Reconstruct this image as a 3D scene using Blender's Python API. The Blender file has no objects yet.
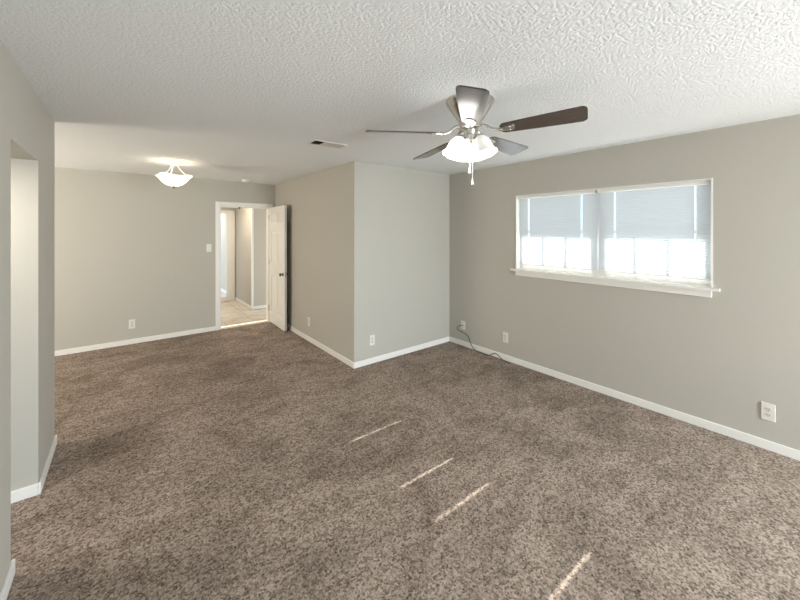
import bpy, bmesh, math, random
from math import sin, cos, pi, radians
from mathutils import Vector, Matrix

C = bpy.context.scene
COL = C.collection

# ------------------------------------------------------------------ camera
cam = bpy.data.cameras.new('camera')
camo = bpy.data.objects.new('camera', cam)
COL.objects.link(camo)
C.camera = camo
camo.location = (0, 0, 1.6188)
camo.rotation_euler = (pi / 2, 0, -0.6761)
cam.sensor_width = 36
cam.lens = 345.307 / 800 * 36
cam.shift_x = -3.04 / 800
cam.shift_y = -69.3 / 800
cam.clip_start = 0.02

# ------------------------------------------------------------------ sky, sun, area lights
w = bpy.data.worlds.new('sky')
C.world = w
w.use_nodes = True
bg = w.node_tree.nodes['Background']
bg.inputs[0].default_value = (0.60, 0.80, 1.0, 1)
bg.inputs[1].default_value = 3.0

SUN_EL = radians(32.6)
SUN_AZ = radians(-1.2)
sd = bpy.data.lights.new('sun', 'SUN')
sd.energy = 26
sd.angle = radians(0.53)
sd.color = (1.0, 0.96, 0.90)
so = bpy.data.objects.new('sun', sd)
COL.objects.link(so)
sdir = Vector((-cos(SUN_EL) * cos(SUN_AZ), -cos(SUN_EL) * sin(SUN_AZ), -sin(SUN_EL)))
so.rotation_euler = sdir.to_track_quat('-Z', 'Y').to_euler()
so.location = (12, 1.5, 8)


def area(name, loc, rot, sx, sy, power, col):
    l = bpy.data.lights.new(name, 'AREA')
    l.shape = 'RECTANGLE'
    l.size, l.size_y, l.energy, l.color = sx, sy, power, col
    o = bpy.data.objects.new(name, l)
    COL.objects.link(o)
    o.location, o.rotation_euler = loc, rot
    return o


# added unseen area light, as if from a patio doorway behind the camera
area('patio_fill_light', (3.36, -2.15, 1.1), (radians(64), 0, radians(72)), 2.2, 2.0, 55, (0.87, 0.95, 1.0))
# unseen fill light added at the back wall to brighten the short wall
area('back_fill_light', (2.5, -3.68, 1.15), (radians(70), 0, 0), 1.2, 1.9, 170, (0.87, 0.95, 1.0))
# unseen area light facing up, added to brighten the ceiling
area('ceiling_fill_light', (3.34, -2.15, 0.40), (radians(116), 0, radians(72)), 2.2, 0.6, 12, (0.94, 0.98, 1.0))
# fill light added round the corner on the left, no window there
area('dining_fill_light', (-2.95, 5.0, 1.4), (radians(112), 0, radians(-90)), 1.4, 1.2, 82, (1.0, 0.91, 0.78))
# ceiling lamp of the side passage on the left
area('passage_lamp', (-1.0, 2.73, 2.03), (0, 0, 0), 0.3, 0.3, 13, (1.0, 0.92, 0.82))
# area light added to the hall ceiling, and the daylight of the room beyond
area('hall_fill_light', (1.35, 7.5, 2.42), (0, 0, 0), 0.35, 0.35, 22, (1.0, 0.88, 0.72))
area('far_room_daylight', (1.2, 10.4, 2.3), (0, 0, 0), 0.8, 0.8, 26, (0.96, 0.97, 1.0))

vs = C.view_settings
vs.view_transform = 'Standard'
vs.look = 'None'
vs.gamma = 1
vs.exposure = 0.29
vs.use_curve_mapping = False


# ------------------------------------------------------------------ materials
def mat(name, col, rough=0.5, metal=0.0, spec=0.5):
    m = bpy.data.materials.new(name)
    m.use_nodes = True
    b = m.node_tree.nodes['Principled BSDF']
    b.inputs['Base Color'].default_value = (*col, 1)
    b.inputs['Roughness'].default_value = rough
    b.inputs['Metallic'].default_value = metal
    b.inputs['Specular IOR Level'].default_value = spec
    return m


def nd(m, kind, **kw):
    n = m.node_tree.nodes.new(kind)
    for k, v in kw.items():
        if k in n.inputs.keys():
            n.inputs[k].default_value = v
        else:
            setattr(n, k, v)
    return n


def ln(m, a, b):
    m.node_tree.links.new(a, b)


def ramp(m, stops):
    r = m.node_tree.nodes.new('ShaderNodeValToRGB')
    e = r.color_ramp.elements
    while len(e) < len(stops):
        e.new(0.5)
    for i, (p, c) in enumerate(stops):
        e[i].position = p
        e[i].color = (*c, 1)
    return r


def coords(m, scale=(1, 1, 1)):
    g = nd(m, 'ShaderNodeNewGeometry')
    mp = nd(m, 'ShaderNodeMapping')
    mp.inputs['Scale'].default_value = scale
    ln(m, g.outputs['Position'], mp.inputs['Vector'])
    return mp.outputs[0]


def bsdf(m):
    return m.node_tree.nodes['Principled BSDF']


def bump(m, height, strength, dist):
    b = nd(m, 'ShaderNodeBump')
    b.inputs['Strength'].default_value = strength
    b.inputs['Distance'].default_value = dist
    ln(m, height, b.inputs['Height'])
    ln(m, b.outputs[0], bsdf(m).inputs['Normal'])


def paint(name, col, rough=0.6, scale=140, dist=0.0015, strength=0.35):
    m = mat(name, col, rough, spec=0.3)
    v = coords(m)
    n = nd(m, 'ShaderNodeTexNoise', Scale=scale, Detail=3.0)
    ln(m, v, n.inputs['Vector'])
    bump(m, n.outputs['Fac'], strength, dist)
    return m


M = {}
M['wall'] = paint('greige_wall_paint', (0.490, 0.470, 0.418))
M['hallwall'] = paint('hall_wall_paint', (0.52, 0.485, 0.42))
M['trim'] = paint('white_trim_paint', (0.84, 0.825, 0.785), 0.35, 60, 0.0006, 0.2)
M['white'] = mat('white_plastic', (0.82, 0.81, 0.77), 0.4)
M['plate'] = mat('ivory_plate', (0.74, 0.72, 0.66), 0.4)
M['face'] = mat('outlet_face', (0.66, 0.64, 0.58), 0.4)
M['dark'] = mat('dark_slot', (0.03, 0.028, 0.025), 0.7)
M['nickel'] = mat('brushed_nickel', (0.62, 0.60, 0.57), 0.22, 1.0)
M['bronze'] = mat('dark_bronze', (0.16, 0.13, 0.11), 0.3, 1.0)
M['cord'] = mat('dark_cable', (0.045, 0.035, 0.028), 0.5)

# popcorn ceiling
m = mat('textured_ceiling', (0.83, 0.85, 0.855), 0.85, spec=0.2)
v = coords(m)
n1 = nd(m, 'ShaderNodeTexNoise', Scale=70.0, Detail=3.0, Roughness=0.6)
ln(m, v, n1.inputs['Vector'])
r1 = ramp(m, [(0.30, (0, 0, 0)), (0.60, (1, 1, 1))])
r1.color_ramp.interpolation = 'EASE'
ln(m, n1.outputs['Fac'], r1.inputs['Fac'])
bump(m, r1.outputs['Color'], 0.45, 0.007)
M['ceiling'] = m

# carpet
m = mat('taupe_carpet', (0.2, 0.16, 0.13), 1.0, spec=0.05)
v = coords(m)
nf = nd(m, 'ShaderNodeTexNoise', Scale=105.0, Detail=2.0, Roughness=0.6)
ln(m, v, nf.inputs['Vector'])
nv = nd(m, 'ShaderNodeTexVoronoi', Scale=85.0)
ln(m, v, nv.inputs['Vector'])
sep = nd(m, 'ShaderNodeSeparateColor')
ln(m, nv.outputs['Color'], sep.inputs[0])
av = nd(m, 'ShaderNodeMix')
av.inputs[0].default_value = 0.30
ln(m, nf.outputs['Fac'], av.inputs[2])
ln(m, sep.outputs[0], av.inputs[3])
rf = ramp(m, [(0.27, (0.080, 0.058, 0.046)), (0.42, (0.222, 0.173, 0.141)), (0.66, (0.43, 0.355, 0.298))])
ln(m, av.outputs[0], rf.inputs['Fac'])
np_ = nd(m, 'ShaderNodeTexNoise', Scale=1.7, Detail=4.0, Roughness=0.55)
np_.inputs['Distortion'].default_value = 1.2
ln(m, v, np_.inputs['Vector'])
rp = ramp(m, [(0.36, (0.80, 0.79, 0.78)), (0.50, (1, 1, 1)), (0.66, (1.12, 1.12, 1.12))])
ln(m, np_.outputs['Fac'], rp.inputs['Fac'])
v2 = coords(m, (2.2, 7.0, 1))
ns = nd(m, 'ShaderNodeTexNoise', Scale=1.0, Detail=3.0, Roughness=0.6)
ns.inputs['Distortion'].default_value = 1.5
ln(m, v2, ns.inputs['Vector'])
rs = ramp(m, [(0.36, (0.86, 0.85, 0.84)), (0.62, (1.08, 1.08, 1.08))])
ln(m, ns.outputs['Fac'], rs.inputs['Fac'])
mx = nd(m, 'ShaderNodeMix', data_type='RGBA', blend_type='MULTIPLY')
mx.inputs[0].default_value = 1
ln(m, rf.outputs['Color'], mx.inputs[6])
ln(m, rp.outputs['Color'], mx.inputs[7])
mx2 = nd(m, 'ShaderNodeMix', data_type='RGBA', blend_type='MULTIPLY')
mx2.inputs[0].default_value = 1
ln(m, mx.outputs[2], mx2.inputs[6])
ln(m, rs.outputs['Color'], mx2.inputs[7])
ln(m, mx2.outputs[2], bsdf(m).inputs['Base Color'])
bump(m, nf.outputs['Fac'], 0.5, 0.006)
M['carpet'] = m

# hall tiles
m = mat('beige_tile', (0.6, 0.52, 0.42), 0.3)
v = coords(m)
bt = nd(m, 'ShaderNodeTexBrick', offset=0.0)
bt.inputs['Scale'].default_value = 1.0
bt.inputs['Brick Width'].default_value = 0.45
bt.inputs['Row Height'].default_value = 0.45
bt.inputs['Mortar Size'].default_value = 0.006
bt.inputs['Color1'].default_value = (0.58, 0.50, 0.40, 1)
bt.inputs['Color2'].default_value = (0.66, 0.58, 0.47, 1)
bt.inputs['Mortar'].default_value = (0.38, 0.31, 0.24, 1)
ln(m, v, bt.inputs['Vector'])
tn = nd(m, 'ShaderNodeTexNoise', Scale=5.0, Detail=5.0)
ln(m, v, tn.inputs['Vector'])
tr = ramp(m, [(0.35, (0.82, 0.78, 0.72)), (0.6, (1.05, 1.05, 1.05))])
ln(m, tn.outputs['Fac'], tr.inputs['Fac'])
mx = nd(m, 'ShaderNodeMix', data_type='RGBA', blend_type='MULTIPLY')
mx.inputs[0].default_value = 1
ln(m, bt.outputs['Color'], mx.inputs[6])
ln(m, tr.outputs['Color'], mx.inputs[7])
ln(m, mx.outputs[2], bsdf(m).inputs['Base Color'])
M['tile'] = m

# fan blade wood
m = mat('dark_walnut', (0.05, 0.03, 0.022), 0.25)
bsdf(m).inputs['Coat Weight'].default_value = 0.6
bsdf(m).inputs['Coat Roughness'].default_value = 0.12
tc = nd(m, 'ShaderNodeTexCoord')
mp = nd(m, 'ShaderNodeMapping')
mp.inputs['Scale'].default_value = (4, 60, 60)
ln(m, tc.outputs['Object'], mp.inputs['Vector'])
wn = nd(m, 'ShaderNodeTexNoise', Scale=1.0, Detail=4.0)
ln(m, mp.outputs[0], wn.inputs['Vector'])
wr = ramp(m, [(0.3, (0.028, 0.017, 0.013)), (0.7, (0.080, 0.048, 0.036))])
ln(m, wn.outputs['Fac'], wr.inputs['Fac'])
ln(m, wr.outputs['Color'], bsdf(m).inputs['Base Color'])
M['walnut'] = m

# ground outdoors
m = mat('pale_concrete', (0.55, 0.53, 0.50), 0.9)
v = coords(m)
cn = nd(m, 'ShaderNodeTexNoise', Scale=3.0, Detail=5.0)
ln(m, v, cn.inputs['Vector'])
cr = ramp(m, [(0.3, (0.20, 0.21, 0.19)), (0.7, (0.30, 0.31, 0.28))])
ln(m, cn.outputs['Fac'], cr.inputs['Fac'])
ln(m, cr.outputs['Color'], bsdf(m).inputs['Base Color'])
M['concrete'] = m


def glow(name, base, emit, strength, transl=0.5):
    """lamp glass: milky translucent body that gives off light"""
    m = bpy.data.materials.new(name)
    m.use_nodes = True
    nt = m.node_tree
    nt.nodes.clear()
    out = nt.nodes.new('ShaderNodeOutputMaterial')
    d = nd(m, 'ShaderNodeBsdfPrincipled')
    d.inputs['Base Color'].default_value = (*base, 1)
    d.inputs['Roughness'].default_value = 0.3
    d.inputs['Emission Color'].default_value = (*emit, 1)
    d.inputs['Emission Strength'].default_value = strength
    ln(m, d.outputs[0], out.inputs[0])
    return m


M['bright_glass'] = glow('lit_frosted_glass', (0.9, 0.9, 0.88), (1.0, 0.97, 0.92), 4.0)
M['dim_glass'] = glow('frosted_glass', (0.9, 0.89, 0.86), (1.0, 0.95, 0.88), 0.20)
M['bowl_glass'] = glow('warm_frosted_glass', (0.9, 0.87, 0.8), (1.0, 0.86, 0.66), 1.5)

# blind slat: thin plastic that lets light through
m = bpy.data.materials.new('blind_slat_plastic')
m.use_nodes = True
nt = m.node_tree
nt.nodes.clear()
out = nt.nodes.new('ShaderNodeOutputMaterial')
df = nd(m, 'ShaderNodeBsdfDiffuse')
df.inputs[0].default_value = (0.72, 0.76, 0.80, 1)
tl = nd(m, 'ShaderNodeBsdfTranslucent')
tl.inputs[0].default_value = (0.80, 0.82, 0.84, 1)
ms = nd(m, 'ShaderNodeMixShader')
ms.inputs[0].default_value = 0.10
ln(m, df.outputs[0], ms.inputs[1])
ln(m, tl.outputs[0], ms.inputs[2])
ln(m, ms.outputs[0], out.inputs[0])
M['slat'] = m

# window pane
m = bpy.data.materials.new('window_pane')
m.use_nodes = True
nt = m.node_tree
nt.nodes.clear()
out = nt.nodes.new('ShaderNodeOutputMaterial')
tp = nd(m, 'ShaderNodeBsdfTransparent')
tp.inputs[0].default_value = (0.95, 0.97, 0.97, 1)
gl = nd(m, 'ShaderNodeBsdfGlossy')
gl.inputs['Roughness'].default_value = 0.02
ms = nd(m, 'ShaderNodeMixShader')
ms.inputs[0].default_value = 0.05
ln(m, tp.outputs[0], ms.inputs[1])
ln(m, gl.outputs[0], ms.inputs[2])
ln(m, ms.outputs[0], out.inputs[0])
M['pane'] = m


# ------------------------------------------------------------------ mesh helpers
def box(bm, x0, x1, y0, y1, z0, z1, bev=0.0, mtx=None):
    r = bmesh.ops.create_cube(bm, size=1.0)
    vs_ = r['verts']
    for q in vs_:
        q.co = Vector(((x0 + x1) / 2 + q.co.x * (x1 - x0), (y0 + y1) / 2 + q.co.y * (y1 - y0), (z0 + z1) / 2 + q.co.z * (z1 - z0)))
    if bev > 0:
        ed = list({e for q in vs_ for e in q.link_edges})
        rb = bmesh.ops.bevel(bm, geom=ed, offset=bev, segments=2, profile=0.5, affect='EDGES')
        vs_ = list({q for f in rb['faces'] for q in f.verts} | {q for q in vs_ if q.is_valid})
    if mtx is not None:
        for q in vs_:
            q.co = mtx @ q.co
    return vs_


def lathe(bm, prof, n=32, mtx=None, rmod=None):
    rings = []
    for (r, z) in prof:
        if r < 1e-6:
            rings.append([bm.verts.new((0, 0, z))])
        else:
            ring = []
            for k in range(n):
                a = 2 * pi * k / n
                rr, zz = (r, z) if rmod is None else rmod(r, z, a)
                ring.append(bm.verts.new((rr * cos(a), rr * sin(a), zz)))
            rings.append(ring)
    for A, B in zip(rings, rings[1:]):
        if len(A) == 1 and len(B) == 1:
            continue
        for k in range(n):
            k2 = (k + 1) % n
            if len(A) == 1:
                bm.faces.new((A[0], B[k2], B[k]))
            elif len(B) == 1:
                bm.faces.new((A[k], A[k2], B[0]))
            else:
                bm.faces.new((A[k], A[k2], B[k2], B[k]))
    if mtx is not None:
        for ring in rings:
            for q in ring:
                q.co = mtx @ q.co


def smooth_path(pts, sub=6):
    pts = [Vector(p) for p in pts]
    P = [pts[0]] + pts + [pts[-1]]
    outp = []
    for i in range(1, len(P) - 2):
        a, b, c, d = P[i - 1], P[i], P[i + 1], P[i + 2]
        for k in range(sub):
            t = k / sub
            outp.append(0.5 * ((2 * b) + (c - a) * t + (2 * a - 5 * b + 4 * c - d) * t * t + (3 * b - a - 3 * c + d) * t ** 3))
    outp.append(pts[-1])
    return outp


def tube(bm, pts, r, n=8, sub=6):
    P = smooth_path(pts, sub) if sub > 1 else [Vector(p) for p in pts]
    rings = []
    up = Vector((0.13, 0.27, 1)).normalized()
    for i, p in enumerate(P):
        t = (P[min(i + 1, len(P) - 1)] - P[max(i - 1, 0)]).normalized()
        a = t.cross(up)
        if a.length < 1e-3:
            a = t.cross(Vector((1, 0, 0)))
        a.normalize()
        b = t.cross(a)
        rr = r(i / (len(P) - 1)) if callable(r) else r
        rings.append([bm.verts.new(p + rr * (cos(2 * pi * k / n) * a + sin(2 * pi * k / n) * b)) for k in range(n)])
    for A, B in zip(rings, rings[1:]):
        for k in range(n):
            bm.faces.new((A[k], A[(k + 1) % n], B[(k + 1) % n], B[k]))
    bm.faces.new(rings[0])
    bm.faces.new(rings[-1][::-1])


def prism(bm, outline, z0, z1, mtx=None):
    lo = [bm.verts.new((x, y, z0)) for x, y in outline]
    hi = [bm.verts.new((x, y, z1)) for x, y in outline]
    n = len(outline)
    bm.faces.new(lo[::-1])
    bm.faces.new(hi)
    for k in range(n):
        bm.faces.new((lo[k], lo[(k + 1) % n], hi[(k + 1) % n], hi[k]))
    if mtx is not None:
        for q in lo + hi:
            q.co = mtx @ q.co


def obj(name, bm, material, parent=None, smooth=False, loc=None, rot=None):
    bmesh.ops.recalc_face_normals(bm, faces=bm.faces[:])
    me = bpy.data.meshes.new(name)
    bm.to_mesh(me)
    bm.free()
    me.materials.append(material)
    if smooth:
        me.shade_smooth()
        if hasattr(me, 'set_sharp_from_angle'):
            me.set_sharp_from_angle(angle=radians(38))
    o = bpy.data.objects.new(name, me)
    COL.objects.link(o)
    if parent is not None:
        o.parent = parent
    if loc is not None:
        o.location = loc
    if rot is not None:
        o.rotation_euler = rot
    return o


def boxes(name, lst, material, parent=None, bev=0.0, **kw):
    bm = bmesh.new()
    for b in lst:
        box(bm, *b, bev=bev)
    return obj(name, bm, material, parent, **kw)


def struct(name, lst, material, label=None, bev=0.0, parent=None):
    o = boxes(name, lst, material, parent, bev)
    if parent is None:
        o['kind'] = 'structure'
        o['label'] = label
        o['category'] = name.split('_')[0]
    return o


def thing(name, label, cat, loc=(0, 0, 0), rz=0.0, group=None):
    o = bpy.data.objects.new(name, None)
    o.empty_display_size = 0.05
    COL.objects.link(o)
    o.location = loc
    o.rotation_euler = (0, 0, rz)
    o['label'], o['category'] = label, cat
    if group:
        o['group'] = group
    return o


def tag(o, label, cat, group=None):
    o['label'], o['category'] = label, cat
    if group:
        o['group'] = group
    return o


def copy_tree(o, parent=None):
    c = o.copy()
    COL.objects.link(c)
    if parent is not None:
        c.parent = parent
    for ch in list(o.children):
        copy_tree(ch, c)
    return c


# ------------------------------------------------------------------ setting
XW, YC, XP, YD, XL, YL = 3.703, 3.528, 2.094, 6.28, -0.421, 3.68
JN, JF = 2.41, 3.06            # passage in the left wall
H = 2.44
WY0, WY1, WZ0, WZ1 = 0.61, 2.42, 1.135, 2.045   # window opening
DX0, DX1, DZ = 1.19, 1.99, 2.035                # doorway

struct('floor', [(-3.1, XW + 0.14, -3.7, YD, -0.1, 0)], M['carpet'], 'taupe cut-pile carpet covering the whole room')
struct('floor_hall', [(-0.5, 4.2, YD, 12, -0.1, -0.004)], M['tile'], 'beige tile floor of the hall behind the open door')
struct('ceiling', [(-3.22, XW + 0.14, -3.82, YD + 0.12, H, H + 0.12)], M['ceiling'], 'white popcorn-textured ceiling over the room')
struct('ceiling_hall', [(-0.5, 4.2, YD + 0.12, 12, H, H + 0.12)], M['ceiling'], 'ceiling of the hall behind the door')
struct('wall_right', [
    (XW, XW + 0.14, -3.7, -3.3, 0, H), (XW, XW + 0.14, -3.3, -1.0, 2.15, H), (XW, XW + 0.14, -1.0, WY0, 0, H), (XW, XW + 0.14, WY1, YC, 0, H),
    (XW, XW + 0.14, WY0, WY1, 0, WZ0), (XW, XW + 0.14, WY0, WY1, WZ1, H)], M['wall'], 'greige wall with the wide window')
struct('wall_short', [(XP, XW + 0.14, YC, YC + 0.12, 0, H)], M['wall'], 'short pale wall facing the camera left of the window wall')
struct('wall_partition', [(XP, XP + 0.12, YC + 0.12, YD, 0, H)], M['wall'], 'partition wall beside the open white door')
struct('wall_far', [(-3.1, DX0, YD, YD + 0.12, 0, H), (DX0, DX1, YD, YD + 0.12, DZ, H), (DX1, XP + 0.12, YD, YD + 0.12, 0, H)],
       M['wall'], 'far wall with the doorway to the hall')
struct('wall_left', [(XL - 0.13, XL, -3.7, JN, 0, H)], M['wall'], 'left wall nearest the camera')
struct('wall_pier', [(-1.7, XL, JF, YL, 0, H)], M['wall'], 'wall end between the passage and the dining side')
struct('wall_header', [(-1.7, XL, JN, JF, 2.05, H)], M['wall'], 'wall above the passage opening')
struct('wall_passage', [(-3.82, -3.7, JN - 0.12, YL, 0, H), (-1.7, XL - 0.13, JN - 0.12, JN, 0, H)], M['wall'], 'inner walls of the passage on the left')
struct('wall_dining', [(-3.22, -3.1, YL - 0.12, YD + 0.12, 0, H), (-3.1, -1.82, YL - 0.12, YL, 0, H)], M['wall'], 'walls of the dining side out of view on the left')
struct('wall_back', [(XL - 0.13, 1.88, -3.82, -3.7, 0, H), (3.12, XW + 0.14, -3.82, -3.7, 0, H), (1.88, 3.12, -3.82, -3.7, 0, 0.18), (1.88, 3.12, -3.82, -3.7, 2.12, H)],
       M['wall'], 'wall behind the camera')
# hall
struct('wall_hall', [(2.006, 2.13, 7.43, 12, 0, H), (2.13, 4.2, 7.43, 7.55, 0, H), (0.55, 0.67, YD + 0.12, 8.8, 0, H), (4.08, 4.2, YD + 0.12, 7.43, 0, H)],
       M['hallwall'], 'pale hall walls with an outside corner seen through the doorway')
struct('wall_hall_end', [(0.55, 1.0, 8.8, 8.92, 0, H), (1.0, 1.86, 8.8, 8.92, 2.03, H), (1.86, 2.006, 8.8, 8.92, 0, H), (-0.5, 2.006, 11.6, 11.72, 0, H)],
       M['hallwall'], 'wall at the end of the hall with a doorway')
struct('trim_hall', [(1.815, 1.985, 8.775, 8.8, 0.0, 2.09), (1.0, 1.815, 8.775, 8.8, 2.03, 2.09), (0.6, 1.815, 8.72, 8.8, 0, 0.10)],
       M['trim'], 'white door casing and threshold at the end of the hall')
struct('trim_corner', [(1.998, 2.036, 7.422, 7.430, 0, 2.43), (1.998, 2.006, 7.430, 7.46, 0, 2.43)], M['trim'], 'white corner bead on the hall wall corner')

BH, BT = 0.070, 0.013


def base(name, lst, label):
    bm = bmesh.new()
    for (x0, x1, y0, y1) in lst:
        box(bm, x0, x1, y0, y1, 0, BH, bev=0.004)
    o = obj(name, bm, M['trim'])
    o['kind'], o['label'], o['category'] = 'structure', label, 'baseboard'


base('baseboard_right', [(XW - BT, XW, -1.0, YC)], 'white baseboard under the window wall')
base('baseboard_short', [(XP - BT, XW - BT, YC - BT, YC)], 'white baseboard along the short pale wall')
base('baseboard_partition', [(XP - BT, XP, YC, YD)], 'white baseboard along the partition wall')
base('baseboard_far', [(-3.1, 1.132, YD - BT, YD)], 'white baseboard along the far wall')
base('baseboard_left', [(XL, XL + BT, -3.7, JN + BT), (XL - 0.13, XL, JN, JN + BT)], 'white baseboard at the lower left corner of the photo')
base('baseboard_pier', [(XL, XL + BT, JF - BT, YL + BT), (-1.7, XL, JF - BT, JF)], 'white baseboard wrapping the wall end left of the dining side')
base('baseboard_hall', [(2.006 - BT, 2.006, 7.43 - BT, 8.775), (2.006, 4.08, 7.43 - BT, 7.43), (2.006 - BT, 2.006, 8.92, 11.6)], 'white baseboard round the hall corner')

# doorway lining and casing
bm = bmesh.new()
box(bm, 1.132, DX0 + 0.004, YD - 0.016, YD, 0, DZ + 0.058, bev=0.004)
box(bm, DX0 + 0.004, DX1 - 0.004, YD - 0.016, YD, DZ - 0.004, DZ + 0.058, bev=0.004)
box(bm, DX1 - 0.004, DX1 + 0.054, YD - 0.016, YD, 0, DZ + 0.058, bev=0.004)
box(bm, DX0, DX0 + 0.016, YD, YD + 0.12, 0, DZ)
box(bm, DX1 - 0.016, DX1, YD, YD + 0.12, 0, DZ)
box(bm, DX0 + 0.016, DX1 - 0.016, YD, YD + 0.12, DZ - 0.016, DZ)
box(bm, DX0 + 0.016, DX0 + 0.028, YD + 0.045, YD + 0.08, 0, DZ - 0.016)
box(bm, DX0 + 0.028, DX1 - 0.016, YD + 0.045, YD + 0.08, DZ - 0.028, DZ - 0.016)
o = obj('trim_doorway', bm, M['trim'])
o['kind'], o['label'], o['category'] = 'structure', 'white casing and jamb round the hall doorway', 'trim'
bm = bmesh.new()
lathe(bm, [(0, 0.0), (0.014, 0.0), (0.014, -0.012), (0.006, -0.03), (0, -0.032)], 12, Matrix.Translation((1.50, 6.295, DZ - 0.016)))
tag(obj('door_catch', bm, M['bronze'], smooth=True), 'small dark catch under the head of the hall doorway', 'door catch')

# outdoors
struct('ground', [(-30, 40, -30, 40, -0.3, -0.16)], M['concrete'], 'pale ground outside the window')
struct('eave', [(XW + 0.14, 4.89, -3.8, 4.2, 2.30, 2.5)], M['trim'], 'roof overhang above the window outside')

# ------------------------------------------------------------------ door (open, against the partition)
door = bpy.data.objects.new('door_1', None)
COL.objects.link(door)
door['kind'], door['label'], door['category'] = 'structure', 'white six-panel door standing open against the partition wall', 'door'
# local: hinge at origin, leaf runs along -Y, visible face is -X
door.location = (1.985, YD - 0.012, 0.012)
door.rotation_euler = (0, 0, radians(-0.9))
LW, LH, LT = 0.785, 2.015, 0.035
bm = bmesh.new()
box(bm, 0.012, LT - 0.012, -LW, 0, 0, LH)
st = 0.11
mid = 0.09
cw = (LW - 2 * st - mid) / 2
rows = [(0.20, 0.83), (1.04, 1.59), (1.74, 1.905)]
box(bm, 0, LT, -st, 0, 0, LH, bev=0.002)
box(bm, 0, LT, -LW, -LW + st, 0, LH, bev=0.002)
box(bm, 0, LT, -st - cw - mid, -st - cw, 0.2, 1.905, bev=0.003)
zs = [0, 0.20, 0.83, 1.04, 1.59, 1.74, 1.905, LH]
for a, b in ((0, 0.20), (0.83, 1.04), (1.59, 1.74), (1.905, LH)):
    box(bm, 0, LT, -LW + st, -st, a, b, bev=0.003)
for (a, b) in rows:
    for y1 in (-st, -st - cw - mid):
        y0 = y1 - cw
        for sx, xf, xb in ((-1, 0.003, 0.012), (1, LT - 0.003, LT - 0.012)):
            o4 = [(y0 + 0.014, a + 0.014), (y1 - 0.014, a + 0.014), (y1 - 0.014, b - 0.014), (y0 + 0.014, b - 0.014)]
            i4 = [(y0 + 0.032, a + 0.032), (y1 - 0.032, a + 0.032), (y1 - 0.032, b - 0.032), (y0 + 0.032, b - 0.032)]
            O = [bm.verts.new((xb, p, q)) for p, q in o4]
            I = [bm.verts.new((xf, p, q)) for p, q in i4]
            bm.faces.new(I)
            for k in range(4):
                bm.faces.new((O[k], O[(k + 1) % 4], I[(k + 1) % 4], I[k]))
obj('leaf', bm, M['trim'], door)
for sx in (-1, 1):
    bm = bmesh.new()
    mt = Matrix.Translation((0 if sx < 0 else LT, -LW + 0.065, 0.90)) @ Matrix.Rotation(radians(-90 * 1 if sx < 0 else 90), 4, 'Y')
    lathe(bm, [(0, 0), (0.031, 0), (0.031, 0.006), (0.012, 0.012), (0.012, 0.028), (0.024, 0.036), (0.029, 0.048), (0.022, 0.058), (0, 0.061)] if sx < 0 else
          [(0, 0), (0.031, 0), (0.031, 0.006), (0.012, 0.010), (0.012, 0.018), (0.022, 0.024), (0.026, 0.034), (0.018, 0.041), (0, 0.043)], 20, mt)
    k = obj('door_knob', bm, M['bronze'], door, smooth=True)
    k['label'] = 'dark metal knob'
boxes('latch_plate', [(0.006, 0.029, -LW - 0.002, -LW, 0.86, 0.94)], M['nickel'], door)
for z in (0.2, 1.0, 1.8):
    bm = bmesh.new()
    lathe(bm, [(0, 0), (0.006, 0), (0.006, 0.09), (0, 0.09)], 10, Matrix.Translation((-0.007, 0.004, z)))
    obj('hinge', bm, M['nickel'], door, smooth=True)

# ------------------------------------------------------------------ window
win = bpy.data.objects.new('window_1', None)
COL.objects.link(win)
win['kind'], win['label'], win['category'] = 'structure', 'wide white double window in the right wall', 'window'
xi = XW + 0.07            # room side of the sashes
xo = XW + 0.14
L = 0.012                 # liner thickness
boxes('window_frame', [
    (XW - 0.004, xo, WY0, WY0 + L, WZ0, WZ1), (XW - 0.004, xo, WY1 - L, WY1, WZ0, WZ1),
    (XW - 0.004, xo, WY0 + L, WY1 - L, WZ1 - L, WZ1),
    (xi, xo, 1.45, 1.54, WZ0 + 0.02, WZ1 - L),
    (xi, xo, WY0 + L, WY0 + 0.026, WZ0 + 0.02, WZ1 - L), (xi, xo, WY1 - 0.046, WY1 - L, WZ0 + 0.02, WZ1 - L),
    (xi, xo, WY0 + 0.026, 1.45, WZ0 + 0.02, WZ0 + 0.045), (xi, xo, 1.54, WY1 - 0.046, WZ0 + 0.02, WZ0 + 0.045)], M['trim'], win)
boxes('window_stool', [(XW - 0.045, xo, WY0 + L, WY1 - L, WZ0, WZ0 + 0.02), (XW - 0.045, XW, 0.565, WY0 + L, WZ0, WZ0 + 0.02),
                       (XW - 0.045, XW, WY1 - L, 2.472, WZ0, WZ0 + 0.02)], M['trim'], win)
boxes('window_apron', [(XW - 0.014, XW, WY0 + 0.005, WY1 - 0.003, WZ0 - 0.058, WZ0)], M['trim'], win, bev=0.003)
MR = 1.605
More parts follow.
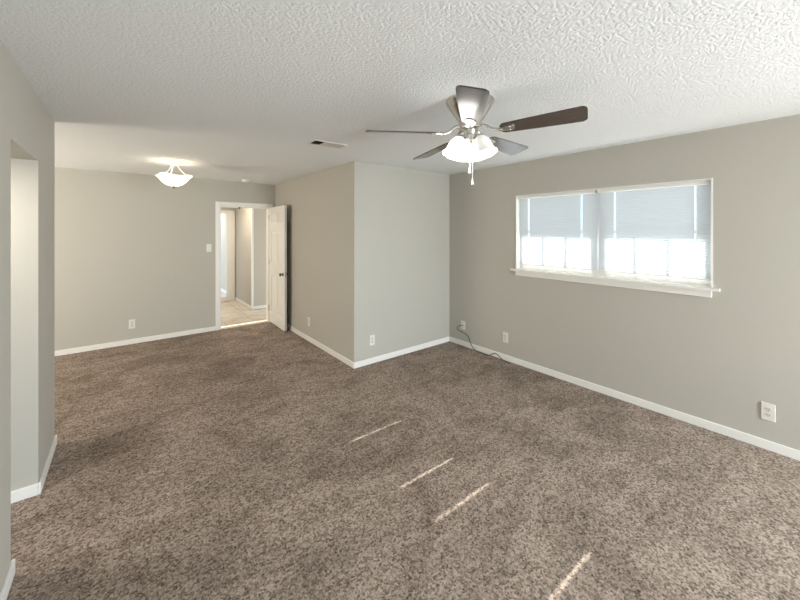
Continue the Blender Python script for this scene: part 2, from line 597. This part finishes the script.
for (a, b) in ((WY0 + 0.026, 1.45), (1.54, WY1 - 0.046)):
    for part, (z0, z1, xa) in (('lower', (WZ0 + 0.045, MR + 0.015, xi + 0.008)), ('upper', (MR - 0.015, WZ1 - L, xi + 0.034))):
        f = 0.025
        sash = boxes('sash', [(xa, xa + 0.025, a, a + f, z0, z1), (xa, xa + 0.025, b - f, b, z0, z1),
                              (xa, xa + 0.025, a + f, b - f, z0, z0 + (0.055 if part == 'lower' else f)), (xa, xa + 0.025, a + f, b - f, z1 - f, z1)], M['trim'], win)
        for t in (1 / 3, 2 / 3):
            y = a + f + (b - a - 2 * f) * t
            boxes('muntin', [(xa + 0.005, xa + 0.02, y - 0.014, y + 0.014, z0 + (0.055 if part == 'lower' else f), z1 - f)], M['trim'], sash)
        boxes('pane', [(xa + 0.011, xa + 0.014, a + f, b - f, z0 + (0.055 if part == 'lower' else f), z1 - f)], M['pane'], sash)
    yc = (a + b) / 2
    boxes('sash_lock', [(xi - 0.006, xi + 0.008, yc - 0.03, yc + 0.03, MR + 0.004, MR + 0.02)], M['white'], win, bev=0.003)

# ------------------------------------------------------------------ blinds
XB = XW + 0.030
PITCH, SW, TILT = 0.021, 0.026, radians(64)


def blind(y0, y1, cords, zbot, label):
    t = thing('window_blind', label, 'window blind', (XB, (y0 + y1) / 2, WZ1 - L), 0, 'horizontal blinds in the window')
    yc, zc = (y0 + y1) / 2, WZ1 - L
    boxes('headrail', [(-0.016, 0.022, y0 - yc, y1 - yc, -0.030, -0.001)], M['white'], t, bev=0.003)
    boxes('mounting_bracket', [(-0.020, 0.024, y0 - yc - 0.002, y0 - yc + 0.012, -0.032, 0)], M['nickel'], t)
    boxes('mounting_bracket', [(-0.020, 0.024, y1 - yc - 0.012, y1 - yc + 0.002, -0.032, 0)], M['white'], t)
    bm = bmesh.new()
    us = [-0.5, -0.27, -0.09, 0.09, 0.27, 0.5]
    ys = [y0 + 0.004]
    for c_ in sorted(cords):
        ys += [c_ - HOLE / 2, c_ + HOLE / 2]
    ys.append(y1 - 0.004)
    ztop = WZ1 - L - 0.045
    n = int((ztop - zbot - 0.02) / PITCH) + 1
    for i in range(n):
        z = ztop - i * PITCH
        if z < zbot + 0.02:
            break
        zlast = z
        g = []
        for y in ys:
            col = []
            for u in us:
                a = u * SW
                crown = 0.0022 * (1 - 4 * u * u)
                # inner edge (towards the room) up
                dx = -a * cos(TILT) - crown * sin(TILT)
                dz = a * sin(TILT) - crown * cos(TILT)
                col.append(bm.verts.new((dx, y - yc, z + dz - zc)))
            g.append(col)
        for j in range(len(ys) - 1):
            hole = (j % 2 == 1)
            for k in range(len(us) - 1):
                if hole and 1 <= k <= 3:
                    continue
                bm.faces.new((g[j][k], g[j + 1][k], g[j + 1][k + 1], g[j][k + 1]))
    obj('slats', bm, M['slat'], t, smooth=True)
    zbot = zlast - 0.022
    boxes('bottom_rail', [(-0.012, 0.012, y0 + 0.004 - yc, y1 - 0.004 - yc, zbot - zc, zbot + 0.012 - zc)], M['white'], t, bev=0.002)
    for c_ in cords:
        bm = bmesh.new()
        box(bm, -0.0140, -0.0135, c_ - yc - 0.0095, c_ - yc - 0.0035, zbot + 0.008 - zc, -0.03)
        box(bm, 0.0125, 0.0130, c_ - yc + 0.009, c_ - yc + 0.011, zbot + 0.008 - zc, -0.03)
        obj('ladder_cord', bm, M['white'], t)
    return t


HOLE = 0.017
blind(1.497, WY1 - L - 0.022, (1.655, 2.265), 1.210, 'left one of two white horizontal blinds in the wide window, next to the room corner')
blind(WY0 + L + 0.003, 1.490, (0.725, 1.338), 1.210, 'right one of two white horizontal blinds in the wide window, nearer the camera')

# ------------------------------------------------------------------ ceiling fan
FX, FY = 1.704, 1.444
ZB = 2.255 - H      # blade plane below the ceiling
fan = thing('ceiling_fan', 'five-blade ceiling fan with dark blades, nickel housing and frosted lights', 'ceiling fan', (FX, FY, H))
bm = bmesh.new()
lathe(bm, [(0, 0), (0.150, 0), (0.153, -0.006), (0.150, -0.014), (0.142, -0.024), (0.138, -0.034), (0.128, -0.050), (0.110, -0.075), (0.094, -0.098),
           (0.080, -0.118), (0.070, -0.132), (0, -0.132)], 48)
obj('motor_housing', bm, M['nickel'], fan, smooth=True)
bm = bmesh.new()
lathe(bm, [(0, -0.132), (0.066, -0.132), (0.072, -0.138), (0.072, -0.172), (0.062, -0.182), (0.040, -0.186), (0.034, -0.210), (0.046, -0.218), (0.048, -0.250), (0.030, -0.264), (0.012, -0.272), (0, -0.274)], 40)
obj('switch_housing', bm, M['nickel'], fan, smooth=True)
A0 = 2.6045
R0, R1 = 0.185, 0.660
TX, TY = -0.008, -0.047    # the blade disc hangs slightly out of level


def blade_outline():
    w0, w1 = 0.053, 0.078
    pts = []
    # root rounded
    for k in range(9):
        a = pi / 2 + pi * k / 8
        pts.append((R0 + 0.03 + 0.03 * cos(a), w0 * sin(a)))
    pts.append((R0 + 0.2, -(w0 + (w1 - w0) * 0.5)))
    rc = 0.032
    for k in range(6):
        a = -pi / 2 + (pi / 2) * k / 5
        pts.append((R1 - rc + rc * cos(a), -w1 + rc + rc * sin(a)))
    for k in range(6):
        a = (pi / 2) * k / 5
        pts.append((R1 - rc + rc * cos(a), w1 - rc + rc * sin(a)))
    pts.append((R0 + 0.2, (w0 + (w1 - w0) * 0.5)))
    return pts


ZBL = -0.206
for k in range(5):
    a = A0 - k * 2 * pi / 5
    slope = TX * cos(a) + TY * sin(a)
    mtx = Matrix.Rotation(a, 4, 'Z') @ Matrix.Rotation(-math.atan(slope), 4, 'Y') @ Matrix.Rotation(radians(-13), 4, 'X')
    bm = bmesh.new()
    prism(bm, blade_outline(), -0.0035, 0.0035)
    b = obj('blade', bm, M['walnut'], fan)
    b.matrix_local = Matrix.Translation((0, 0, ZBL)) @ mtx
    b['label'] = 'dark walnut fan blade'
    bm = bmesh.new()
    # blade iron: arm from the hub plus a leaf-shaped plate under the blade root
    tube(bm, [(0.060, 0, 0.046), (0.10, 0, 0.036), (0.14, 0, 0.008), (0.19, 0, -0.006)], lambda t: 0.011 - 0.003 * t, 10)
    leafp = []
    for j in range(20):
        q = 2 * pi * j / 20
        leafp.append((0.222 + 0.055 * cos(q), (0.030 + 0.008 * cos(q)) * sin(q)))
    prism(bm, leafp, -0.0085, -0.0035)
    for sx, sy in ((0.245, 0.016), (0.245, -0.016), (0.195, 0)):
        lathe(bm, [(0, -0.0115), (0.005, -0.0105), (0.006, -0.0085)], 10, Matrix.Translation((sx, sy, 0)))
    i = obj('blade_iron', bm, M['nickel'], fan, smooth=True)
    i.matrix_local = Matrix.Translation((0, 0, ZBL)) @ mtx

toc = math.atan2(-FY, -FX)       # direction from the fan to the camera
for k, (da, gm) in enumerate(((-62, 'bright_glass'), (58, 'dim_glass'), (178, 'dim_glass'))):
    a = toc + radians(da)
    mt = Matrix.Rotation(a, 4, 'Z') @ Matrix.Translation((0.068, 0, -0.238)) @ Matrix.Rotation(radians(-20), 4, 'Y') @ Matrix.Scale(0.87, 4)
    bm = bmesh.new()
    outer = [(0.030, 0.0), (0.036, -0.010), (0.050, -0.026), (0.062, -0.050), (0.067, -0.080), (0.070, -0.100), (0.078, -0.122), (0.090, -0.140)]
    inner = [(r - 0.004, z) for r, z in outer[::-1]]

    def scallop(r, z, a_):
        tt = max(0, min(1, (-z - 0.09) / 0.05))
        return r * (1 + 0.035 * tt * cos(8 * a_)), z
    lathe(bm, outer + inner, 48, None, scallop)
    s = obj('lamp_shade', bm, M[gm], fan, smooth=True)
    s.matrix_local = mt
    if k == 0:
        s['label'] = 'brightly lit frosted bell shade'
    bm = bmesh.new()
    lathe(bm, [(0, 0.016), (0.024, 0.014), (0.033, 0.004), (0.034, -0.010), (0.030, -0.012), (0, -0.010)], 24)
    tube(bm, [(0, 0, 0.012), (-0.015, 0, 0.022), (-0.040, 0, 0.012)], 0.010, 10)
    s2 = obj('shade_holder', bm, M['nickel'], fan, smooth=True)
    s2.matrix_local = mt
    bm = bmesh.new()
    lathe(bm, [(0, -0.010), (0.013, -0.012), (0.014, -0.035), (0.024, -0.060), (0.027, -0.078), (0.020, -0.096), (0, -0.104)], 20)
    bl = obj('bulb', bm, M['bright_glass' if k == 0 else 'dim_glass'], s, smooth=True)
    lp = bpy.data.lights.new('fan_bulb_light', 'POINT')
    lp.energy = (7, 0.6, 2.5)[k]
    lp.color = (1.0, 0.95, 0.88)
    lp.shadow_soft_size = 0.02
    lo = bpy.data.objects.new('fan_bulb_light', lp)
    COL.objects.link(lo)
    lo.parent = fan
    lo.matrix_local = mt @ Matrix.Translation((0, 0, -0.130))

right = Vector((cos(0.6761), -sin(0.6761), 0))
toward = Vector((-sin(0.6761), -cos(0.6761), 0))
for off, zend in ((-0.010, -0.465), (0.006, -0.535)):
    p = right * off + toward * 0.045
    bm = bmesh.new()
    q0 = Vector((p.x, p.y, -0.225))
    tube(bm, [q0, (p.x, p.y, zend + 0.03)], 0.0022, 6, 1)
    zz = -0.235
    while zz > zend + 0.035:
        bmesh.ops.create_icosphere(bm, subdivisions=1, radius=0.0034, matrix=Matrix.Translation((p.x, p.y, zz)))
        zz -= 0.009
    ch = obj('pull_chain', bm, M['white'], fan, smooth=True)
    bm = bmesh.new()
    lathe(bm, [(0, 0.036), (0.004, 0.034), (0.005, 0.020), (0.009, 0.006), (0.009, 0.001), (0, 0)], 14, Matrix.Translation((p.x, p.y, zend)))
    obj('chain_pull', bm, M['white'], ch, smooth=True)

# ------------------------------------------------------------------ semi-flush lamp of the dining side
lamp = thing('ceiling_lamp', 'small semi-flush ceiling lamp with a lit frosted bowl above the dining side', 'ceiling lamp', (0.447, 4.93, H))
bm = bmesh.new()
lathe(bm, [(0, 0), (0.088, 0), (0.090, -0.006), (0.078, -0.016), (0.055, -0.030), (0.040, -0.040), (0, -0.042)], 36)
obj('canopy', bm, M['face'], lamp, smooth=True)
ROTL = 0.6761 * -1 + radians(3)


def hank(r, z, a):
    t = max(0, min(1, (r - 0.06) / 0.13))
    c4 = cos(4 * (a - ROTL))
    return r * (1 + 0.09 * t * c4), z + 0.009 * t * t * c4


bm = bmesh.new()
outer = [(0.0, -0.292), (0.045, -0.288), (0.080, -0.275), (0.110, -0.252), (0.135, -0.225), (0.156, -0.198), (0.176, -0.178), (0.187, -0.170)]
inner = [(max(r - 0.004, 0), z + 0.004) for r, z in outer[::-1]]
lathe(bm, outer + inner, 64, None, hank)
bowl = obj('glass_bowl', bm, M['bowl_glass'], lamp, smooth=True)
for k in range(3):
    a = ROTL + radians(20) + k * 2 * pi / 3
    bm = bmesh.new()
    tube(bm, [(0.035 * cos(a), 0.035 * sin(a), -0.036), (0.060 * cos(a), 0.060 * sin(a), -0.085), (0.105 * cos(a), 0.105 * sin(a), -0.135), (0.165 * cos(a), 0.165 * sin(a), -0.172)], 0.006, 8)
    lathe(bm, [(0, 0.006), (0.009, 0.003), (0.009, -0.008), (0, -0.012)], 12, Matrix.Translation((0.167 * cos(a), 0.167 * sin(a), -0.174)))
    obj('support_arm', bm, M['plate'], lamp, smooth=True)
bm = bmesh.new()
lathe(bm, [(0, -0.290), (0.016, -0.291), (0.018, -0.298), (0.009, -0.304), (0.009, -0.309), (0.004, -0.318), (0, -0.320)], 18)
obj('finial', bm, M['bronze'], lamp, smooth=True)
for z, e in ((-0.13, 0.3),):
    lp = bpy.data.lights.new('lamp_bulb_light', 'POINT')
    lp.energy = e
    lp.color = (1.0, 0.84, 0.62)
    lp.shadow_soft_size = 0.06
    lo = bpy.data.objects.new('lamp_bulb_light', lp)
    COL.objects.link(lo)
    lo.parent = lamp
    lo.location = (0, 0, z)

# ------------------------------------------------------------------ smoke detector
sm = thing('smoke_detector', 'round white smoke detector on the ceiling near the hall doorway', 'smoke detector', (1.511, 5.95, H))
bm = bmesh.new()
lathe(bm, [(0, 0), (0.062, 0), (0.064, -0.010), (0.058, -0.026), (0.044, -0.036), (0, -0.038)], 32)
obj('casing', bm, M['white'], sm, smooth=True)
bm = bmesh.new()
lathe(bm, [(0.046, -0.031), (0.050, -0.0345), (0.053, -0.031)], 32)
obj('grille', bm, M['face'], sm, smooth=True)

# ------------------------------------------------------------------ ceiling vent
vent = thing('ceiling_vent', 'rectangular white ceiling air vent with a dark end, beside the partition', 'air vent', (1.49, 2.99, H))
vx, vy = 0.165, 0.078
boxes('frame', [(-vx, vx, -vy, -vy + 0.012, -0.008, 0), (-vx, vx, vy - 0.012, vy, -0.008, 0), (-vx, -vx + 0.012, -vy + 0.012, vy - 0.012, -0.008, 0), (vx - 0.012, vx, -vy + 0.012, vy - 0.012, -0.008, 0)], M['trim'], vent, bev=0.002)
dk = boxes('duct_shade_sheet', [(-vx + 0.012, vx - 0.012, -vy + 0.012, vy - 0.012, -0.002, -0.0005)], M['dark'], vent)  # no hole cut, a dark sheet paints in the shade of the duct
dk['label'] = 'dark sheet standing in for the shade behind the louvers'
boxes('divider', [(-0.062, -0.054, -vy + 0.012, vy - 0.012, -0.008, -0.002)], M['trim'], vent)
for k in range(6):       # left bank, turned open; dark colour stands in for the duct's shade
    x = -vx + 0.022 + k * 0.0150
    bm = bmesh.new()
    box(bm, -0.0006, 0.0006, -vy + 0.012, vy - 0.012, -0.0035, 0.0035, mtx=Matrix.Translation((x, 0, -0.006)) @ Matrix.Rotation(radians(28), 4, 'Y'))
    obj('louver', bm, M['bronze'], vent)
for k in range(12):
    x = -0.046 + k * 0.0170
    bm = bmesh.new()
    box(bm, -0.0006, 0.0006, -vy + 0.012, vy - 0.012, -0.0095, 0.0095, mtx=Matrix.Translation((x, 0, -0.006)) @ Matrix.Rotation(radians(-66), 4, 'Y'))
    obj('louver', bm, M['face'], vent)

# ------------------------------------------------------------------ wall plates
GO = 'electrical outlet plates low on the walls'


def make_outlet(label):
    t = thing('wall_outlet', label, 'outlet', group=GO)
    boxes('cover_plate', [(-0.037, 0.037, -0.007, 0, -0.064, 0.064)], M['plate'], t, bev=0.003)
    for s in (-1, 1):
        bm = bmesh.new()
        pts = [(0.017 * cos(2 * pi * k / 20), max(-0.0135, min(0.0135, 0.017 * sin(2 * pi * k / 20)))) for k in range(20)]
        prism(bm, pts, 0.0065, 0.009, Matrix.Translation((0, 0, s * 0.021)) @ Matrix.Rotation(radians(90), 4, 'X'))
        r = obj('receptacle', bm, M['face'], t)
        bm = bmesh.new()
        box(bm, -0.0075, -0.0050, -0.0096, -0.0088, s * 0.021 - 0.002, s * 0.021 + 0.007)
        box(bm, 0.0050, 0.0075, -0.0096, -0.0088, s * 0.021 - 0.002, s * 0.021 + 0.007)
        box(bm, -0.0022, 0.0022, -0.0096, -0.0088, s * 0.021 - 0.010, s * 0.021 - 0.006)
        obj('slot', bm, M['dark'], r)
    bm = bmesh.new()
    lathe(bm, [(0, 0.0085), (0.003, 0.008), (0.0035, 0.0065)], 10, Matrix.Rotation(radians(90), 4, 'X'))
    obj('screw', bm, M['nickel'], t, smooth=True)
    return t


o0 = make_outlet('white duplex outlet low on the window wall, nearest the camera at the right')
spots = [((XW, 0.302, 0.281), -pi / 2, None),
         ((XW, 2.567, 0.286), -pi / 2, 'white outlet below the left end of the window, right of the dark cable'),
         ((2.344, YC, 0.283), 0, 'white outlet low on the short pale wall facing the camera'),
         ((XP, 4.815, 0.285), -pi / 2, 'white outlet on the partition wall between open door and wall corner'),
         ((0.067, YD, 0.284), 0, 'white outlet low on the far wall under the lit ceiling lamp')]
for i, (loc, rz, lab) in enumerate(spots):
    t = o0 if i == 0 else copy_tree(o0)
    t.location, t.rotation_euler = loc, (0, 0, rz)
    if lab:
        t['label'] = lab

t = thing('cable_plate', 'white wall plate the dark cable comes out of, near the room corner', 'wall plate', (XW, 3.262, 0.290), -pi / 2)
boxes('cover_plate', [(-0.037, 0.037, -0.007, 0, -0.060, 0.060)], M['plate'], t, bev=0.003)
bm = bmesh.new()
lathe(bm, [(0, 0.016), (0.0045, 0.016), (0.0045, 0.009), (0.009, 0.009), (0.009, 0.006), (0, 0.006)], 12, Matrix.Rotation(radians(90), 4, 'X'))
obj('cable_socket', bm, M['nickel'], t, smooth=True)

t = thing('light_switch', 'white light switch plate on the far wall left of the doorway', 'light switch', (1.04, YD, 1.341))
boxes('cover_plate', [(-0.037, 0.037, -0.007, 0, -0.062, 0.062)], M['plate'], t, bev=0.003)
bm = bmesh.new()
box(bm, -0.005, 0.005, -0.018, -0.006, -0.008, 0.010, bev=0.0015, mtx=Matrix.Rotation(radians(-18), 4, 'X'))
obj('toggle', bm, M['face'], t)
for z in (-0.03, 0.03):
    bm = bmesh.new()
    lathe(bm, [(0, 0.0085), (0.003, 0.008), (0.0035, 0.0065)], 10, Matrix.Translation((0, 0, z)) @ Matrix.Rotation(radians(90), 4, 'X'))
    obj('screw', bm, M['nickel'], t, smooth=True)

# ------------------------------------------------------------------ cable
bm = bmesh.new()
tube(bm, [(XW - 0.012, 3.262, 0.290), (3.66, 3.275, 0.287), (3.655, 3.325, 0.262), (3.66, 3.325, 0.222), (3.67, 3.235, 0.196), (3.675, 3.16, 0.172), (3.676, 3.13, 0.125),
          (3.672, 3.09, 0.065), (3.664, 3.03, 0.016), (3.655, 2.92, 0.006), (3.655, 2.80, 0.006), (3.66, 2.745, 0.034), (3.664, 2.70, 0.057), (3.664, 2.655, 0.050),
          (3.658, 2.60, 0.022), (3.65, 2.54, 0.007), (3.63, 2.46, 0.005)], 0.0048, 8)
cb = obj('cable', bm, M['cord'], smooth=True)
tag(cb, 'dark cable hanging from the wall plate and lying along the baseboard', 'cable')
bm = bmesh.new()
d = Vector((-0.02, -0.08, -0.002)).normalized()
tube(bm, [Vector((3.63, 2.46, 0.006)), Vector((3.63, 2.46, 0.006)) + d * 0.03], 0.006, 8, 1)
obj('connector', bm, M['nickel'], cb)
